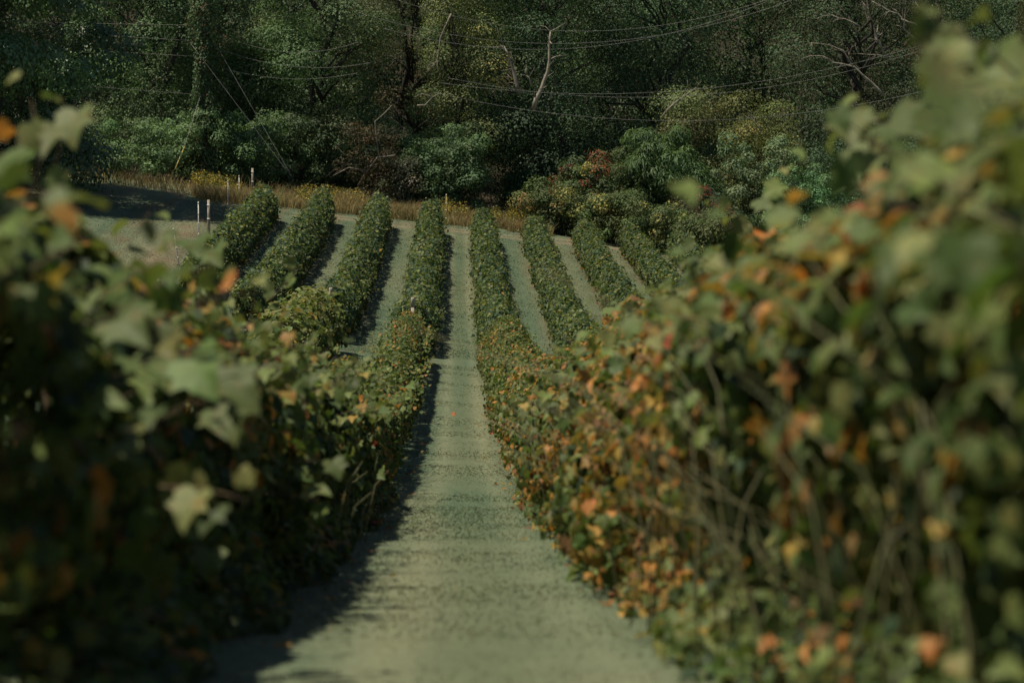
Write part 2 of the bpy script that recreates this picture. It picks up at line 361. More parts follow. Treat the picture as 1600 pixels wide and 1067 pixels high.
def vine_row(name, Xc, Y0, Y1, label, group, near, wfun, dens, size, hw=.64, top=1.9, extra=None, seed=0, big=None):
    root = empty(name, (Xc, (Y0+Y1)/2, float(gz(Xc, (Y0+Y1)/2))), label, "vine row", group)
    O = np.array(root.location)
    nz = Noise(100+seed)
    parts = []
    segs = [(Y0, Y1, dens, 1.0)] if not near else [(Y0, 22, dens*1.25, 1.0), (22, Y1, dens, 1.0)]
    for (a, b, dn, _) in segs:
        n = int((b-a)*dn); Y = rng.uniform(a, b, n)
        ph, cx, cz = section(n, hw, top, .1, 0)
        l1 = nz(Y*.55, ph*1.1+5)-.5; l2 = nz(Y*1.7+11, ph*2.6+9)-.5
        ends = np.clip(np.minimum(Y-a+.05 if a == Y0 else 9, b-Y+.05 if b == Y1 else 9)/.9, 0, 1)**.5 if True else 1
        r = (1 + (.36 if near else .42)*l1 + (.28 if near else .50)*l2)*(1 - np.abs(rng.normal(0, .17, n)) + (.12 if near else .35)*(rng.random(n) < .10)*rng.random(n))
        zc = .98; hz = (np.interp(Y, [8, 10, 14, 22], [1.52, 1.46, 1.50, 1.56] if Xc < 0 else [1.50, 1.58, 1.70, 1.80]) if near and b-a > 15 and Y0 < 0 else np.full(n, top)) - .98
        lat = cx*hw*r*(.55+.45*ends); z = zc + cz*np.where(cz > 0, hz*(1+.28*(nz(Y*.45+31, 2.0)-.5)), .92)*r*(.6+.4*ends)
        z = np.maximum(z, .04 + .1*rng.random(n))
        if near: lat = lat*((1.10 - .58*np.clip((z-.35)/1.2, 0, 1)) if Xc < 0 else (1.24 - .62*np.clip((z-.35)/1.2, 0, 1)))
        else: lat = lat*(1.08 - .28*np.clip((z-.4)/1.4, 0, 1))
        if near and Xc > 0:             # close to the camera an overhang is shaped in, to darken the row's foot
            wv = np.clip((11.5-Y)/4, 0, 1)*(lat < 0); lat = lat*(1 - wv) + wv*lat*(.56 + .74*np.clip(z/1.5, 0, 1))
        P = np.stack([Xc + lat, Y, gz(Xc + lat*.6, Y) + z], -1)
        out = np.stack([np.cos(ph), rng.normal(0, .35, n), np.sin(ph)], -1)
        Nn = out*.9 + np.array([0, -.05, .5]) + rng.normal(0, .5, (n, 3))
        T = np.array([0, 0, -1.0]) + out*.55 + rng.normal(0, .55, (n, 3))
        sz = size*rng.uniform(.6, 1.3, n)
        if near and b <= 22.5:           # low growth spilling onto the grass
            k = 9000; Yk = 3.5 + 26*rng.random(k)**1.1; u = rng.random(k); side = -np.sign(Xc)
            lk = side*(.38 + (.34 if Xc > 0 else .30)*u*(.6+.8*nz(Yk*1.3, 7.0))); zk = .03 + .55*rng.random(k)*(1.15-u)
            Pk = np.stack([Xc + lk, Yk, gz(Xc + lk, Yk) + zk], -1)
            P = np.concatenate([P, Pk]); Nn = np.concatenate([Nn, np.array([side*.4, -.2, .8]) + rng.normal(0, .5, (k, 3))]); T = np.concatenate([T, np.array([side*.5, 0, -.5]) + rng.normal(0, .6, (k, 3))])
            sz = np.concatenate([sz, size*.8*rng.uniform(.6, 1.2, k)]); lat = np.concatenate([lat, lk]); Y = np.concatenate([Y, Yk]); z = np.concatenate([z, zk + .3]); ph = np.concatenate([ph, rng.uniform(0, 3, k)])
        if near:                         # leaves hang in clusters with gaps between
            kp = (nz(Y*2.6+3, ph*3.2+2)*.6 + nz(Y*5.5, ph*6.5)*.4) > .40; P, Nn, T, sz, lat, Y, z = P[kp], Nn[kp], T[kp], sz[kp], lat[kp], Y[kp], z[kp]; n = len(Y)
        if near and Xc > 0:
            kp = (z > .75) | (rng.random(n) < np.where(Y < 12, .7, .85)); P, Nn, T, sz, lat, Y, z = P[kp], Nn[kp], T[kp], sz[kp], lat[kp], Y[kp], z[kp]; n = len(Y)
        C = wfun(n, lat, Y, z)
        if near:
            kn = Y < 30
            for msk, tp in ((kn, T_VINE), (~kn, T_FARVINE)):
                if msk.any(): parts.append(leaves(P[msk], Nn[msk], T[msk], sz[msk], C[msk], tp))
        else:
            parts.append(leaves(P, Nn, T, sz, C, T_FARVINE))
    # leafy shoots that break the outline
    ns = int((Y1-Y0)*(9 if near else 10)); ys = rng.uniform(Y0+.2, Y1-.2, ns); ph = rng.uniform(.0, math.pi, ns)
    st = np.stack([Xc + np.cos(ph)*hw*np.where(np.sin(ph) > .5, .5, .85)*(1 if near else 1.05), ys, gz(Xc, ys) + .98 + np.sin(ph)*(np.interp(ys, [6, 10, 14, 22], [1.26, 1.36, 1.48, 1.54]) - .98 if near else top-1.02)*.72], -1)
    dr = np.stack([np.cos(ph)*.9, rng.normal(0, .5, ns), .25+np.sin(ph)*.7], -1)
    ln = rng.uniform(.2, .55, ns)*(1 if near else 1.15)
    arr, canes = shoot_set(st, dr, ln, dict(green=5, sage=4, pale=1.2, yellow=.6, orange=.3) if near else dict(green=5, deep=3, sage=3, pale=1.5), 1.0 if near else .9)
    if extra:
        a2, c2 = shoot_set([e[0] for e in extra], [e[1] for e in extra], [e[2] for e in extra], dict(sage=5, pale=3, green=2), 1.05)
        arr = tuple(np.concatenate([x, y]) for x, y in zip(arr, a2)); canes += c2
    kn = arr[0][:, 1] < (30 if near else -99)
    for msk, tp in ((kn, T_VINE), (~kn, T_FARVINE)):
        if msk.any(): parts.append(leaves(*(x[msk] for x in arr), tp))
    if big:
        q = np.array([at(a, b, c) for a, b, c, _ in big]); n = len(q)
        for p in q:                      # the shoot each of these leaves grows on
            s0 = np.array([Xc + (p[0]-Xc)*.25, p[1] + .15, float(gz(Xc, p[1])) + min(1.25, max(.5, p[2] - float(gz(Xc, p[1])) - .25))])
            canes.append(([s0, s0*.6 + p*.4 + np.array([0, 0, .05]), s0*.25 + p*.75 + np.array([0, 0, .05]), p], [.003, .0025, .002, .001]))
        parts.append(leaves(q, np.array([-.25, -.55, .75]) + rng.normal(0, .22, (n, 3)), np.array([.25, -.2, -.9]) + rng.normal(0, .4, (n, 3)), np.array([b[3] for b in big]), pick(n, dict(big=1)), T_VINE))
    V, F, C = merge([p for p in parts])
    mesh_obj("foliage", np_mesh("foliage", V - O, F, M_VINE, C), root)
    if near:
        cn = [(np.array(p) - O, r) for p, r in canes if p[0][1] < 32]
        tag(mesh_obj("canes", tubes_mesh("canes", cn, M_CANE, 4), root), kind="stuff")
        for i, y in enumerate(np.arange(max(Y0, 1.2), 31, 1.9)):
            p = np.array([Xc, y, float(gz(Xc, y))]); x = rng.uniform(-.08, .08)
            path = [p + (0, 0, -.1), p + (x, .02, .35), p + (x*.3+.03, -.03, .8), p + (x, .05, 1.25), p + (x*2, .3, 1.45)]
            mesh_obj("trunk", tubes_mesh("trunk", [(np.array(path) - O, [.042, .034, .03, .027, .015])], M_CANE, 7), root)
    for h in ((1.0, 1.55) if near else (1.5,)):
        yy = np.linspace(Y0+.3, Y1-.3, 40); path = np.stack([0*yy + Xc, yy, gz(Xc, yy) + h], -1) - O
        mesh_obj("trellis_wire", tubes_mesh("trellis_wire", [(path, np.full(40, .0018))], M_WIRE, 4), root)
    return root

patch = Noise(55)
def w_right(n, lat, Y, z):
    C = pick(n, dict(green=5, deep=1.5, sage=3, pale=.8)); t = patch(Y*.5, z*1.2+lat*1.5)
    hot = rng.random(n) < np.clip(.20 + .85*(t-.29) - .16*(Y < 8) - .26*np.clip((Y-38)/15, 0, 1) - .30*np.clip((z-1.35)/.2, 0, 1)*(Y < 18), .05, .78)
    C[hot] = pick(hot.sum(), dict(yellow=4.2, orange=2.6, brown=2.8, pale=.8, red=.2)); return C
def w_left(n, lat, Y, z):
    C = pick(n, dict(green=5, deep=3, sage=3, pale=.6)); t = patch(Y*.45+20, z*1.2+lat*1.5)
    hot = rng.random(n) < np.clip(.04 + .7*(t-.47) + .30*np.clip((Y-66)/10, 0, 1)*(lat < .1)*(z > .7), .015, .6)
    C[hot] = pick(hot.sum(), dict(yellow=2.2, orange=2.6, brown=3, red=.4)); return C
def w_far(n, lat, Y, z):
    C = pick(n, dict(green=2.5, cool=6, sage=1.6, pale=1.7, yellow=.14))  # pale leaves mixed in stand for leaf glints and lit flecks
    hot = (rng.random(n) < .30*np.clip(1-z/.8, 0, 1)); C[hot] = pick(hot.sum(), dict(yellow=1, orange=.7, brown=3, green=3)); return C
def w_olive(n, lat, Y, z): return pick(n, dict(pale=6, sage=4, green=2, yellow=.8))

def hero(lst):
    out = []
    for px, py, Y, dx, dz, L in lst: out.append((at(px, py, Y), np.array([dx, rng.normal(0, .2), dz]), L))
    return out
R_HERO = hero([(1400, 330, 8.2, -.25, 1, .42), (1590, 240, 5.8, -.35, .9, .42), (1480, 330, 7.0, -.1, 1, .50), (1350, 300, 9.0, -.15, 1, .36), (1250, 330, 11, -.2, .8, .30),
               (1600, 130, 5.6, -.6, .5, .3), (1420, 260, 7.4, -.7, .5, .32), (1520, 230, 6.4, -.3, .9, .34), (1180, 370, 12.5, -.5, .8, .3), (960, 500, 24, -.4, .9, .4)])
L_HERO = hero([(60, 320, 7.4, .25, 1, .40), (230, 560, 6.6, .9, .15, .30), (150, 470, 6.6, .8, .5, .34), 
               (60, 700, 6.0, .9, .2, .3), (420, 470, 16, .6, .8, .3), (250, 760, 6.5, .8, 0, .3)])
L_BIG = [(210, 560, 7.0, .17), (250, 585, 7.1, .13), (300, 560, 6.9, .16), (330, 590, 7.0, .18), (380, 625, 7.2, .15), (345, 640, 7.4, .13), (180, 500, 6.6, .14), (120, 640, 6.0, .13), (215, 700, 6.3, .11),
         (505, 790, 11.5, .11), (480, 770, 11, .12), (520, 720, 11, .10), (210, 840, 6.6, .15), (255, 870, 7, .12), (330, 860, 8, .11), (300, 375, 11, .17), (335, 388, 11.5, .14), (88, 200, 7.6, .12), (120, 175, 7.8, .13), (40, 240, 6.8, .14),
         (640, 600, 31, .13), (600, 640, 27, .12), (560, 690, 21, .11), (590, 740, 22, .11), (450, 640, 13, .13), (420, 590, 12, .14)]
R_BIG = [(1490, 95, 5.9, .20), (1550, 105, 5.8, .17), (1450, 85, 6.2, .14), (1390, 190, 7, .16), (1330, 180, 7.6, .14), (1310, 190, 8, .11), (1470, 185, 6.2, .15), (1360, 240, 7.6, .13), (1230, 335, 11, .15), (1190, 310, 12, .14), (1240, 400, 10.5, .17),
         (960, 480, 21, .22), (975, 500, 20, .18), (1080, 560, 13, .15), (1330, 600, 6.4, .14), (1240, 800, 6.6, .15), (1540, 960, 4.6, .14)]
vine_row("grapevine_row", -1.5, -2.5, 79, "mostly green grapevine row running up close along the left edge of the path", "near grapevine rows either side of the path", True, w_left, 2500, .068, .60, 1.36, L_HERO, 1, L_BIG)
vine_row("grapevine_row", 1.5, -2.5, 79, "orange and yellow speckled grapevine row running up close along the right edge of the path", "near grapevine rows either side of the path", True, w_right, 2700, .067, .72, 1.50, R_HERO, 2, R_BIG)
vine_row("grapevine_row", -4.5, 58, 79.5, "pale olive end of a grapevine row by a short post, seen over the left row", None, False, w_olive, 560, .155, .68, 1.98, None, 3)
vine_row("grapevine_row", 4.5, 45, 79.5, "near grapevine row mostly hidden behind the orange speckled row", None, False, w_right, 520, .125, .66, 1.75, None, 4)
FAR = [(-10.5, 96, 134, "leftmost distant vine row, beside the white fence stakes on the lawn"),
       (-7.5, 86, 137, "second distant vine row from the left, just right of the row beside the white stakes"),
       (-4.5, 84, 140, "distant vine row beyond the pale olive row end, two rows left of the mown path"),
       (-1.5, 82, 141, "distant dark green vine row along the left edge of the mown path"),
       (1.5, 82, 141.5, "distant dark green vine row along the right edge of the mown path"),
       (4.5, 84, 142.5, "distant vine row next to the right of the one edging the path"),
       (7.5, 86, 145, "second distant vine row from the right, ending below the yellow flecked thicket"),
       (10.5, 90, 147, "rightmost long distant vine row, partly behind the blurred orange foliage"),
       (13.5, 100, 148, "short glimpse of distant vine row at the foot of the sumac shrubs")]
for i, (x, a, b, lab) in enumerate(FAR):
    vine_row("grapevine_row", x, a, b, lab, "distant grapevine rows across the slope", False, w_far, 520 if x < 13 else 300, .135, .635, 1.86, None, 20+i)

# rank weeds and long stems at the foot of the right row
def weeds():
    P, D, Ls = [], [], []
    tb = []
    for _ in range(230):
        y = rng.uniform(4.2, 26); x = 1.5 - rng.uniform(.3, .8); h = rng.uniform(.5, 1.15)
        lx, ly = rng.normal(-.10, .26), rng.normal(0, .18)
        p = np.array([x, y, float(gz(x, y))])
        path = [p, p + (lx*.25*h, ly*.25*h, .4*h), p + (lx*.7*h, ly*.7*h, .8*h), p + (lx*1.6*h, ly*1.6*h, h)]
        tb.append((path, [.0042, .0036, .0028, .001]))
    for _ in range(24):
        y = rng.uniform(16, 26); x = -1.5 + rng.uniform(.4, .8); h = rng.uniform(.3, .7)
        lx, ly = rng.normal(.05, .2), rng.normal(0, .2); p = np.array([x, y, float(gz(x, y))])
        tb.append(([p, p + (lx*.25*h, ly*.25*h, .4*h), p + (lx*.7*h, ly*.7*h, .8*h), p + (lx*1.6*h, ly*1.6*h, h)], [.005, .004, .003, .0015]))
    me = tubes_mesh("tall_weeds", tb, solid_mat("weed_stem", (.09,.105,.042), (.19,.17,.08), 3, .6), 4)
    tag(mesh_obj("tall_weeds", me), kind="stuff")
weeds()

# ------------------------------------------------------------------ trees and shrubs
def vary(base, n, lo=.7, hi=1.3): return np.array(base)[None]*rng.uniform(lo, hi, (n, 1))*rng.uniform(.92, 1.08, (n, 3))
def crown(center, H, z0, rx, ry, nc, per, rc, size, base, accents=(), tpl=T_DIAMOND, droop=.5, topk=.55, squash=.7, fill=0.0):
    """leaf clumps through the crown's volume"""
    t = rng.random(nc)**.9; th = rng.uniform(0, 2*math.pi, nc)
    prof = np.where(t < .35, .72 + .8*t*(1-t/.7)*1.0, 1.0 - (1-topk)*((t-.35)/.65)**1.6)
    prof = np.minimum(prof, 1.0)
    rad = (.35 + .65*np.sqrt(rng.random(nc)))*prof*(.8+.4*rng.random(nc))
    if H < 8: rad = rad*(.75 + .6*NA(th*1.3+H*7, t*2.0+rx*5)); t = t*(.8 + .5*NB(th*1.1+rx*9, 1.0+H*3))
    Cc = np.stack([np.cos(th)*rad*rx, np.sin(th)*rad*ry, z0 + t*(H-z0)], -1)
    crs = rc*rng.uniform(.65, 1.4, nc)
    cb = vary(base, nc, .78, 1.25)
    acc = np.zeros(nc, bool); ca = cb.copy()
    for a, pr in accents:
        m = rng.random(nc) < pr; acc[m] = True; ca[m] = vary(a, m.sum(), .75, 1.2)
    k = (per*(crs/rc)**1.6).astype(int) + 8; idx = np.repeat(np.arange(nc), k); n = len(idx)
    d = unit(rng.normal(0, 1, (n, 3)) + np.array([0, 0, .35])); r = crs[idx]*(1 - np.abs(rng.normal(0, .20, n)))
    stray = (rng.random(n) < .12)*rng.random(n)*.45
    P = Cc[idx] + d*(r*(1+stray))[:, None]*np.array([1, 1, squash]) + rng.normal(0, .06, (n, 3))
    Nn = d*1.0 + np.array([0, 0, .35]) + rng.normal(0, .22, (n, 3)); T = d*.7 + np.array([0, 0, -droop]) + rng.normal(0, .5, (n, 3))
    C = np.where((acc[idx] & (rng.random(n) < .6))[:, None], ca[idx], cb[idx])*rng.uniform(.82, 1.22, (n, 1))
    P[:, 2] = np.maximum(P[:, 2], .1)
    V, F, C = leaves(P, Nn, T, size*rng.uniform(.6, 1.35, n), C, tpl)
    return V, F, C, Cc, crs
def limb_path(p0, p1, sag=.15, k=5):
    p0, p1 = np.array(p0), np.array(p1); L = np.linalg.norm(p1-p0); out = []
    for i in range(k):
        u = i/(k-1); q = p0*(1-u) + p1*u; q = q + rng.normal(0, .05*L, 3)*(0 < i < k-1); q[2] += sag*L*math.sin(math.pi*u)*.5; out.append(q)
    return out
def tree(name, px, Y, H, z0, rx, label, base, cat="tree", nc=110, per=190, rc=1.25, size=.2, accents=(), tpl=T_DIAMOND, mat=None, droop=.5,
         topk=.55, ry=None, trunk_r=None, bark=None, group=None, pale=(), squash=.7, lean=0.0):
    X = at(px, 300, Y)[0]; loc = np.array([X, Y, float(gz(X, Y)) - .05])
    root = empty(name, loc, label, cat, group)
    if tpl is T_DIAMOND and cat == 'tree': nc = int(nc*.46); per = int(per*3.1); rc = rc*1.5; size = size*.80
    V, F, C, Cc, crs = crown(None, H, z0, rx, ry or rx*.85, nc, per, rc, size, base, accents, tpl, droop, topk, squash)
    mesh_obj("crown" if cat == "tree" else "foliage", np_mesh("crown", V, F, mat or M_TREE, C), root)
    tr = trunk_r or max(.06, .018*H)
    top = np.array([rng.normal(0, .03*H), rng.normal(0, .03*H), H*.9])
    if cat == "tree":
        tp = limb_path((0, 0, -.3), top, 0, 7); lst = [(tp, np.linspace(tr, tr*.15, 7))]
        for j in rng.choice(len(Cc), min(26, len(Cc)), replace=False):
            c = Cc[j]; u = np.clip((c[2]*.75)/(H*.9), .08, .9); s = np.array(tp[0])*(1-u) + np.array(tp[-1])*u
            lst.append((limb_path(s, c, .1, 5), np.linspace(tr*.42*(1-u*.6), .02, 5)))
    else:
        lst = []
        for j in rng.choice(len(Cc), min(10, len(Cc)), replace=False):
            c = Cc[j]; lst.append((limb_path((rng.normal(0, .12), rng.normal(0, .12), -.1), c, .1, 4), np.linspace(.035, .01, 4)))
    mesh_obj("trunk" if cat == "tree" else "stem", tubes_mesh("trunk", lst, bark or M_BARK, 6), root)
    for pth, r0, r1 in pale:                     # bare limbs that show in the photograph, given as (pixel, depth)
        q = [at(a, b, c) - loc for a, b, c in pth]
        pts = [q[0]]
        for a, b in zip(q[:-1], q[1:]):
            pts += [a*.5 + b*.5 + rng.normal(0, .06, 3), b]
        lst = [(pts, np.linspace(r0, r1*.5, len(pts)))]
        for j in range(1, len(pts)):
            d = unit(pts[j]-pts[j-1])
            for _ in range(2):
                e = unit(d + rng.normal(0, .7, 3)); L = rng.uniform(.35, 1.1)
                lst.append(([pts[j], pts[j]+e*L*.5, pts[j]+e*L + rng.normal(0, .12, 3)], [r1*.45, r1*.3, .006]))
        mesh_obj("limb", tubes_mesh("limb", lst, M_PALE, 7), root)
    return root

DK, MD, OL, GG, YG, GR = (.056,.094,.050), (.082,.132,.064), (.140,.165,.070), (.094,.150,.068), (.29,.26,.085), (.102,.128,.070)
# tall forest edge
tree("oak_tree", -12, 133, 20, 1.0, 6.6, "big dark glossy leaved tree with drooping leaves nearest at the left, shading the lawn", MD, nc=290, per=300, rc=1.2, size=.28, mat=M_GLOSS, droop=1.1, topk=.7, ry=9.5)
tree("forest_tree", 232, 160, 19, .4, 4.7, "dense mid green tree behind the four straight wires, right of the big glossy tree", GG, nc=150, per=230, rc=1.15, size=.19, topk=.75)
tree("forest_tree", 345, 168, 20, .5, 3.9, "vine draped dark tree with rusty streaks behind the crossing guy wires", DK, nc=110, per=170, rc=1.1, size=.2, accents=(((.12,.05,.025), .07), (GG, .3)), topk=.8)
tree("forest_tree", 500, 160, 18, .5, 4.5, "broad sunlit olive green tree above the third and fourth distant vine rows", GG, nc=160, per=230, rc=1.15, size=.18, accents=((OL, .35),), topk=.8)
tree("forest_tree", 412, 163, 9.5, .3, 3.0, "rounded mid height tree at the foot of the guy wires", GG, nc=80, per=200, rc=1.0, size=.18, topk=.6)
tree("forest_tree", 640, 170, 20, 1, 4.0, "thin brownish tree with dead twigs between the olive tree and the yellow tinged one", (.055,.055,.03), nc=75, per=130, rc=1.1, size=.17, accents=(((.10,.06,.03), .15),), topk=.8)
tree("forest_tree", 716, 161, 15, .4, 2.8, "slender olive tree with a yellowing climber up its left side", OL, nc=95, per=190, rc=.95, size=.17, accents=((YG, .10), (MD, .35)), topk=.7,
     pale=[([(705, 22, 158), (688, 60, 158), (683, 95, 158), (672, 108, 158)], .05, .03)])
tree("forest_tree", 850, 163, 20, 2.0, 5.3, "large dark maple with two pale bare limbs and a black hollow under it", DK, nc=170, per=240, rc=1.3, size=.20, accents=((MD, .3),), topk=.8,
     pale=[([(812, 148, 155.6), (804, 118, 155.6), (797, 95, 155.6), (787, 72, 155.6)], .16, .06), ([(834, 172, 155.9), (846, 140, 155.9), (856, 112, 155.9), (858, 80, 155.9), (860, 50, 155.9)], .17, .10),
           ([(800, 122, 155.6), (793, 116, 155.6)], .05, .03), ([(830, 134, 155.8), (822, 118, 155.8)], .08, .05)])
tree("forest_tree", 1012, 168, 21, 1.5, 4.8, "tall dark green tree right of the maple with pale limbs", DK, nc=150, per=210, rc=1.3, size=.2, accents=((MD, .25),), topk=.8)
tree("forest_tree", 1080, 161, 9.6, .4, 3.0, "olive brown rounded tree with one slanting pale branch", OL, nc=85, per=180, rc=1.0, size=.17, accents=(((.10,.08,.04), .2), (GR, .3)), topk=.6,
     pale=[([(1033, 186, 155.6), (1050, 165, 155.6), (1070, 150, 155.6), (1088, 137, 155.6)], .06, .03)])
tree("forest_tree", 1172, 160, 10.4, .4, 2.7, "yellow green lit tree standing out against the dark woods", (.13,.145,.055), nc=90, per=200, rc=.9, size=.16, accents=((YG, .28),), topk=.6,
     pale=[([(1190, 205, 156.5), (1178, 190, 156.5), (1168, 175, 156.5)], .05, .03)])
tree("forest_tree", 1345, 167, 22, 4.5, 6.0, "grey green tree with long pale slanting branches at the upper right", (.045,.052,.028), nc=150, per=190, rc=1.25, size=.17, accents=((DK, .3),), topk=.8,
     pale=[([(1382, 150, 160), (1360, 128, 160), (1335, 105, 160), (1300, 98, 160), (1285, 88, 160), (1252, 92, 160)], .10, .03), ([(1332, 103, 160), (1318, 80, 160), (1300, 72, 160), (1268, 67, 160)], .06, .03),
           ([(1460, 95, 160), (1440, 70, 160), (1412, 45, 160), (1410, 30, 160), (1390, 18, 160), (1362, 2, 160)], .09, .05), ([(1408, 30, 160), (1430, 38, 160), (1462, 55, 160)], .07, .05),
           ([(1344, 42, 160), (1320, 30, 160), (1300, 24, 160), (1275, 30, 160)], .06, .025), ([(1365, 35, 160), (1358, 18, 160), (1346, 2, 160)], .06, .04),
           ([(1382, 85, 160), (1374, 65, 160), (1370, 55, 160)], .09, .06), ([(1462, 48, 160), (1448, 25, 160), (1430, 4, 160)], .09, .06), ([(1395, 90, 160), (1370, 86, 160), (1340, 84, 160)], .05, .025)])
tree("forest_tree", 1290, 163, 6.8, .3, 3.4, "low dark tree in the shade beneath the pale slanting branches", DK, nc=80, per=180, rc=1.1, size=.19)
tree("forest_tree", 1480, 160, 9, .3, 4.0, "dark bushy tree right of the shaded low one, behind the blurred shoots", DK, nc=90, per=180, rc=1.2, size=.2)
tree("forest_tree", 1590, 168, 21, 1, 5.0, "tall dark tree at the right edge of the woods", DK, nc=130, per=180, rc=1.3, size=.2, topk=.8)
tree("forest_tree", -120, 152, 19, .5, 5.5, "tall dark tree outside the left edge, beyond the big glossy tree", MD, nc=110, per=170, rc=1.4, size=.24, topk=.8)
tree("forest_tree", 120, 166, 20, .5, 5.0, "dark tree showing in the gaps behind the big glossy tree", DK, nc=120, per=180, rc=1.3, size=.22, topk=.8)
SECOND = ["behind the four straight wires", "behind the rusty streaked tree", "above the rounded tree by the guy wires", "behind the broad olive tree", "behind the brownish twiggy tree",
          "behind the olive tree with the yellowing climber", "behind the maple with pale limbs", "between the maple and the olive brown tree", "behind the yellow green tree", "behind the pale slanting branches", "behind the dark bushy tree", "behind the right edge tree"]
for i, s in enumerate(SECOND):
    tree("forest_tree", 180 + i*128 + rng.uniform(-20, 20), 180 + (i % 3)*4, 23 + rng.uniform(-2, 3), .5, 5.2, "taller second rank tree " + s, DK if i % 2 else MD, nc=130, per=130, rc=1.5, size=.27, group="second rank of forest trees", topk=.85)
for i in range(12):
    px = -150 + i*165
    tree("forest_tree", px, 204 + (i % 2)*7, 26, .5, 7.5, "hillside tree in the last rank, barely showing through gaps in the woods", MD, nc=120, per=90, rc=1.9, size=.4, group="last rank of hillside trees", topk=.85)

# thicket along the forest foot
def shrub(px, Y, H, rx, label, base, **kw):
    base = tuple(b*m for b, m in zip(base, (1.1, 1.1, 1.1) if px < 800 else (1.2, 1.36, 1.3))); H *= 1.2 if px < 800 else 1.32; rx *= 1.2; kw.setdefault('nc', 60); kw.setdefault('per', 170); kw.setdefault('rc', .6); kw.setdefault('size', .15)
    return tree("shrub", px, Y, H, .15, rx, label, base, cat="shrub", topk=.6, **kw)
shrub(205, 151, 2.4, 3.4, "low green thicket in shade left of the yellow sleeved guy wire", GG, nc=90)
shrub(330, 154, 3.2, 2.2, "rounded green shrub right of the yellow sleeved guy wire", GG)
shrub(395, 155, 3.0, 1.9, "green shrub behind the row of white stakes", GG)
shrub(478, 156, 3.8, 2.0, "green shrub under the broad olive tree", (.05,.076,.036))
shrub(625, 156, 2.4, 1.3, "grey green shrub with pale flecks left of the twin dark shrubs", (.07,.085,.05), accents=(((.22,.19,.13), .12),))
shrub(668, 157, 3.4, 1.6, "dark green shrub left of the black hollow", GG)
shrub(720, 157, 4.2, 1.7, "taller dark green shrub beside the black hollow", MD)
shrub(868, 155, 2.2, 2.2, "yellow flecked low bush just right of the black hollow", (.07,.085,.036), accents=((YG, .12), ((.25,.16,.08), .06)), nc=80)
shrub(925, 156, 3.6, 2.3, "bush topped with rust red leaves above the yellow flecked thicket", (.062,.080,.034), accents=(((.19,.058,.032), .45), (YG, .08)), nc=80)
shrub(955, 153, 2.1, 2.6, "green bush with tan flecks at the end of the third distant row from the right", (.068,.084,.036), accents=((YG, .16),), nc=90)
tree("sumac", 1040, 157, 6.8, .6, 3.2, "large dark green sumac shrub with long drooping leaflets", (.080,.128,.056), cat="shrub", nc=75, per=210, rc=.85, size=.36, tpl=T_NARROW, droop=.8, topk=.6)
tree("sumac", 905, 158, 4.2, .6, 1.7, "small sumac between the maple and the rust red bush", (.050,.078,.040), cat="shrub", nc=40, per=130, rc=.7, size=.36, tpl=T_NARROW, droop=.7)
tree("sumac", 1112, 154, 3.7, .4, 1.8, "sumac shrub carrying dark red leaf sprays", (.044,.070,.04), cat="shrub", nc=50, per=130, rc=.65, size=.34, tpl=T_NARROW, accents=(((.18,.045,.025), .2),), droop=.5)
shrub(1035, 153, 2.0, 2.4, "low olive bush with yellow flecks at the foot of the large sumac", (.066,.082,.036), accents=((YG, .2),), nc=80)
shrub(1100, 151, 2.0, 1.9, "yellow tinged low bush below the red sprayed sumac", (.07,.082,.036), accents=((YG, .25), ((.18,.06,.03), .08)), nc=70)
shrub(1185, 156, 5.4, 2.4, "grey green shrub under the yellow green tree", GR, nc=80)
shrub(1260, 154, 4.4, 2.6, "dark shrub showing just over the blurred right hand vines", MD, nc=80)
shrub(1400, 156, 4.2, 4.0, "dark thicket behind the tall blurred shoots", DK, nc=90)

for i, (px, Y, H, rx, lab) in enumerate([(285, 157, 3.0, 2.4, "green bush between the yellow sleeved guy wire and the row of stakes"), (440, 158, 3.2, 2.2, "dense bush where the two crossing guy wires reach the verge"),
        (545, 160, 3.0, 2.6, "dark bush in the shade behind the bare dead shrub"), (600, 160, 3.4, 2.4, "leafy bush right behind the bare dead shrub"),
        (695, 161, 3.8, 2.2, "bush deep in the wood under the olive tree with the yellowing climber"), (985, 160, 3.4, 2.4, "bush between the rust red bush and the large sumac"),
        (830, 163, 2.6, 1.6, "small dark bush at the back of the black hollow")]):
    shrub(px, Y, H, rx, lab, GG if i % 2 else MD, nc=80)
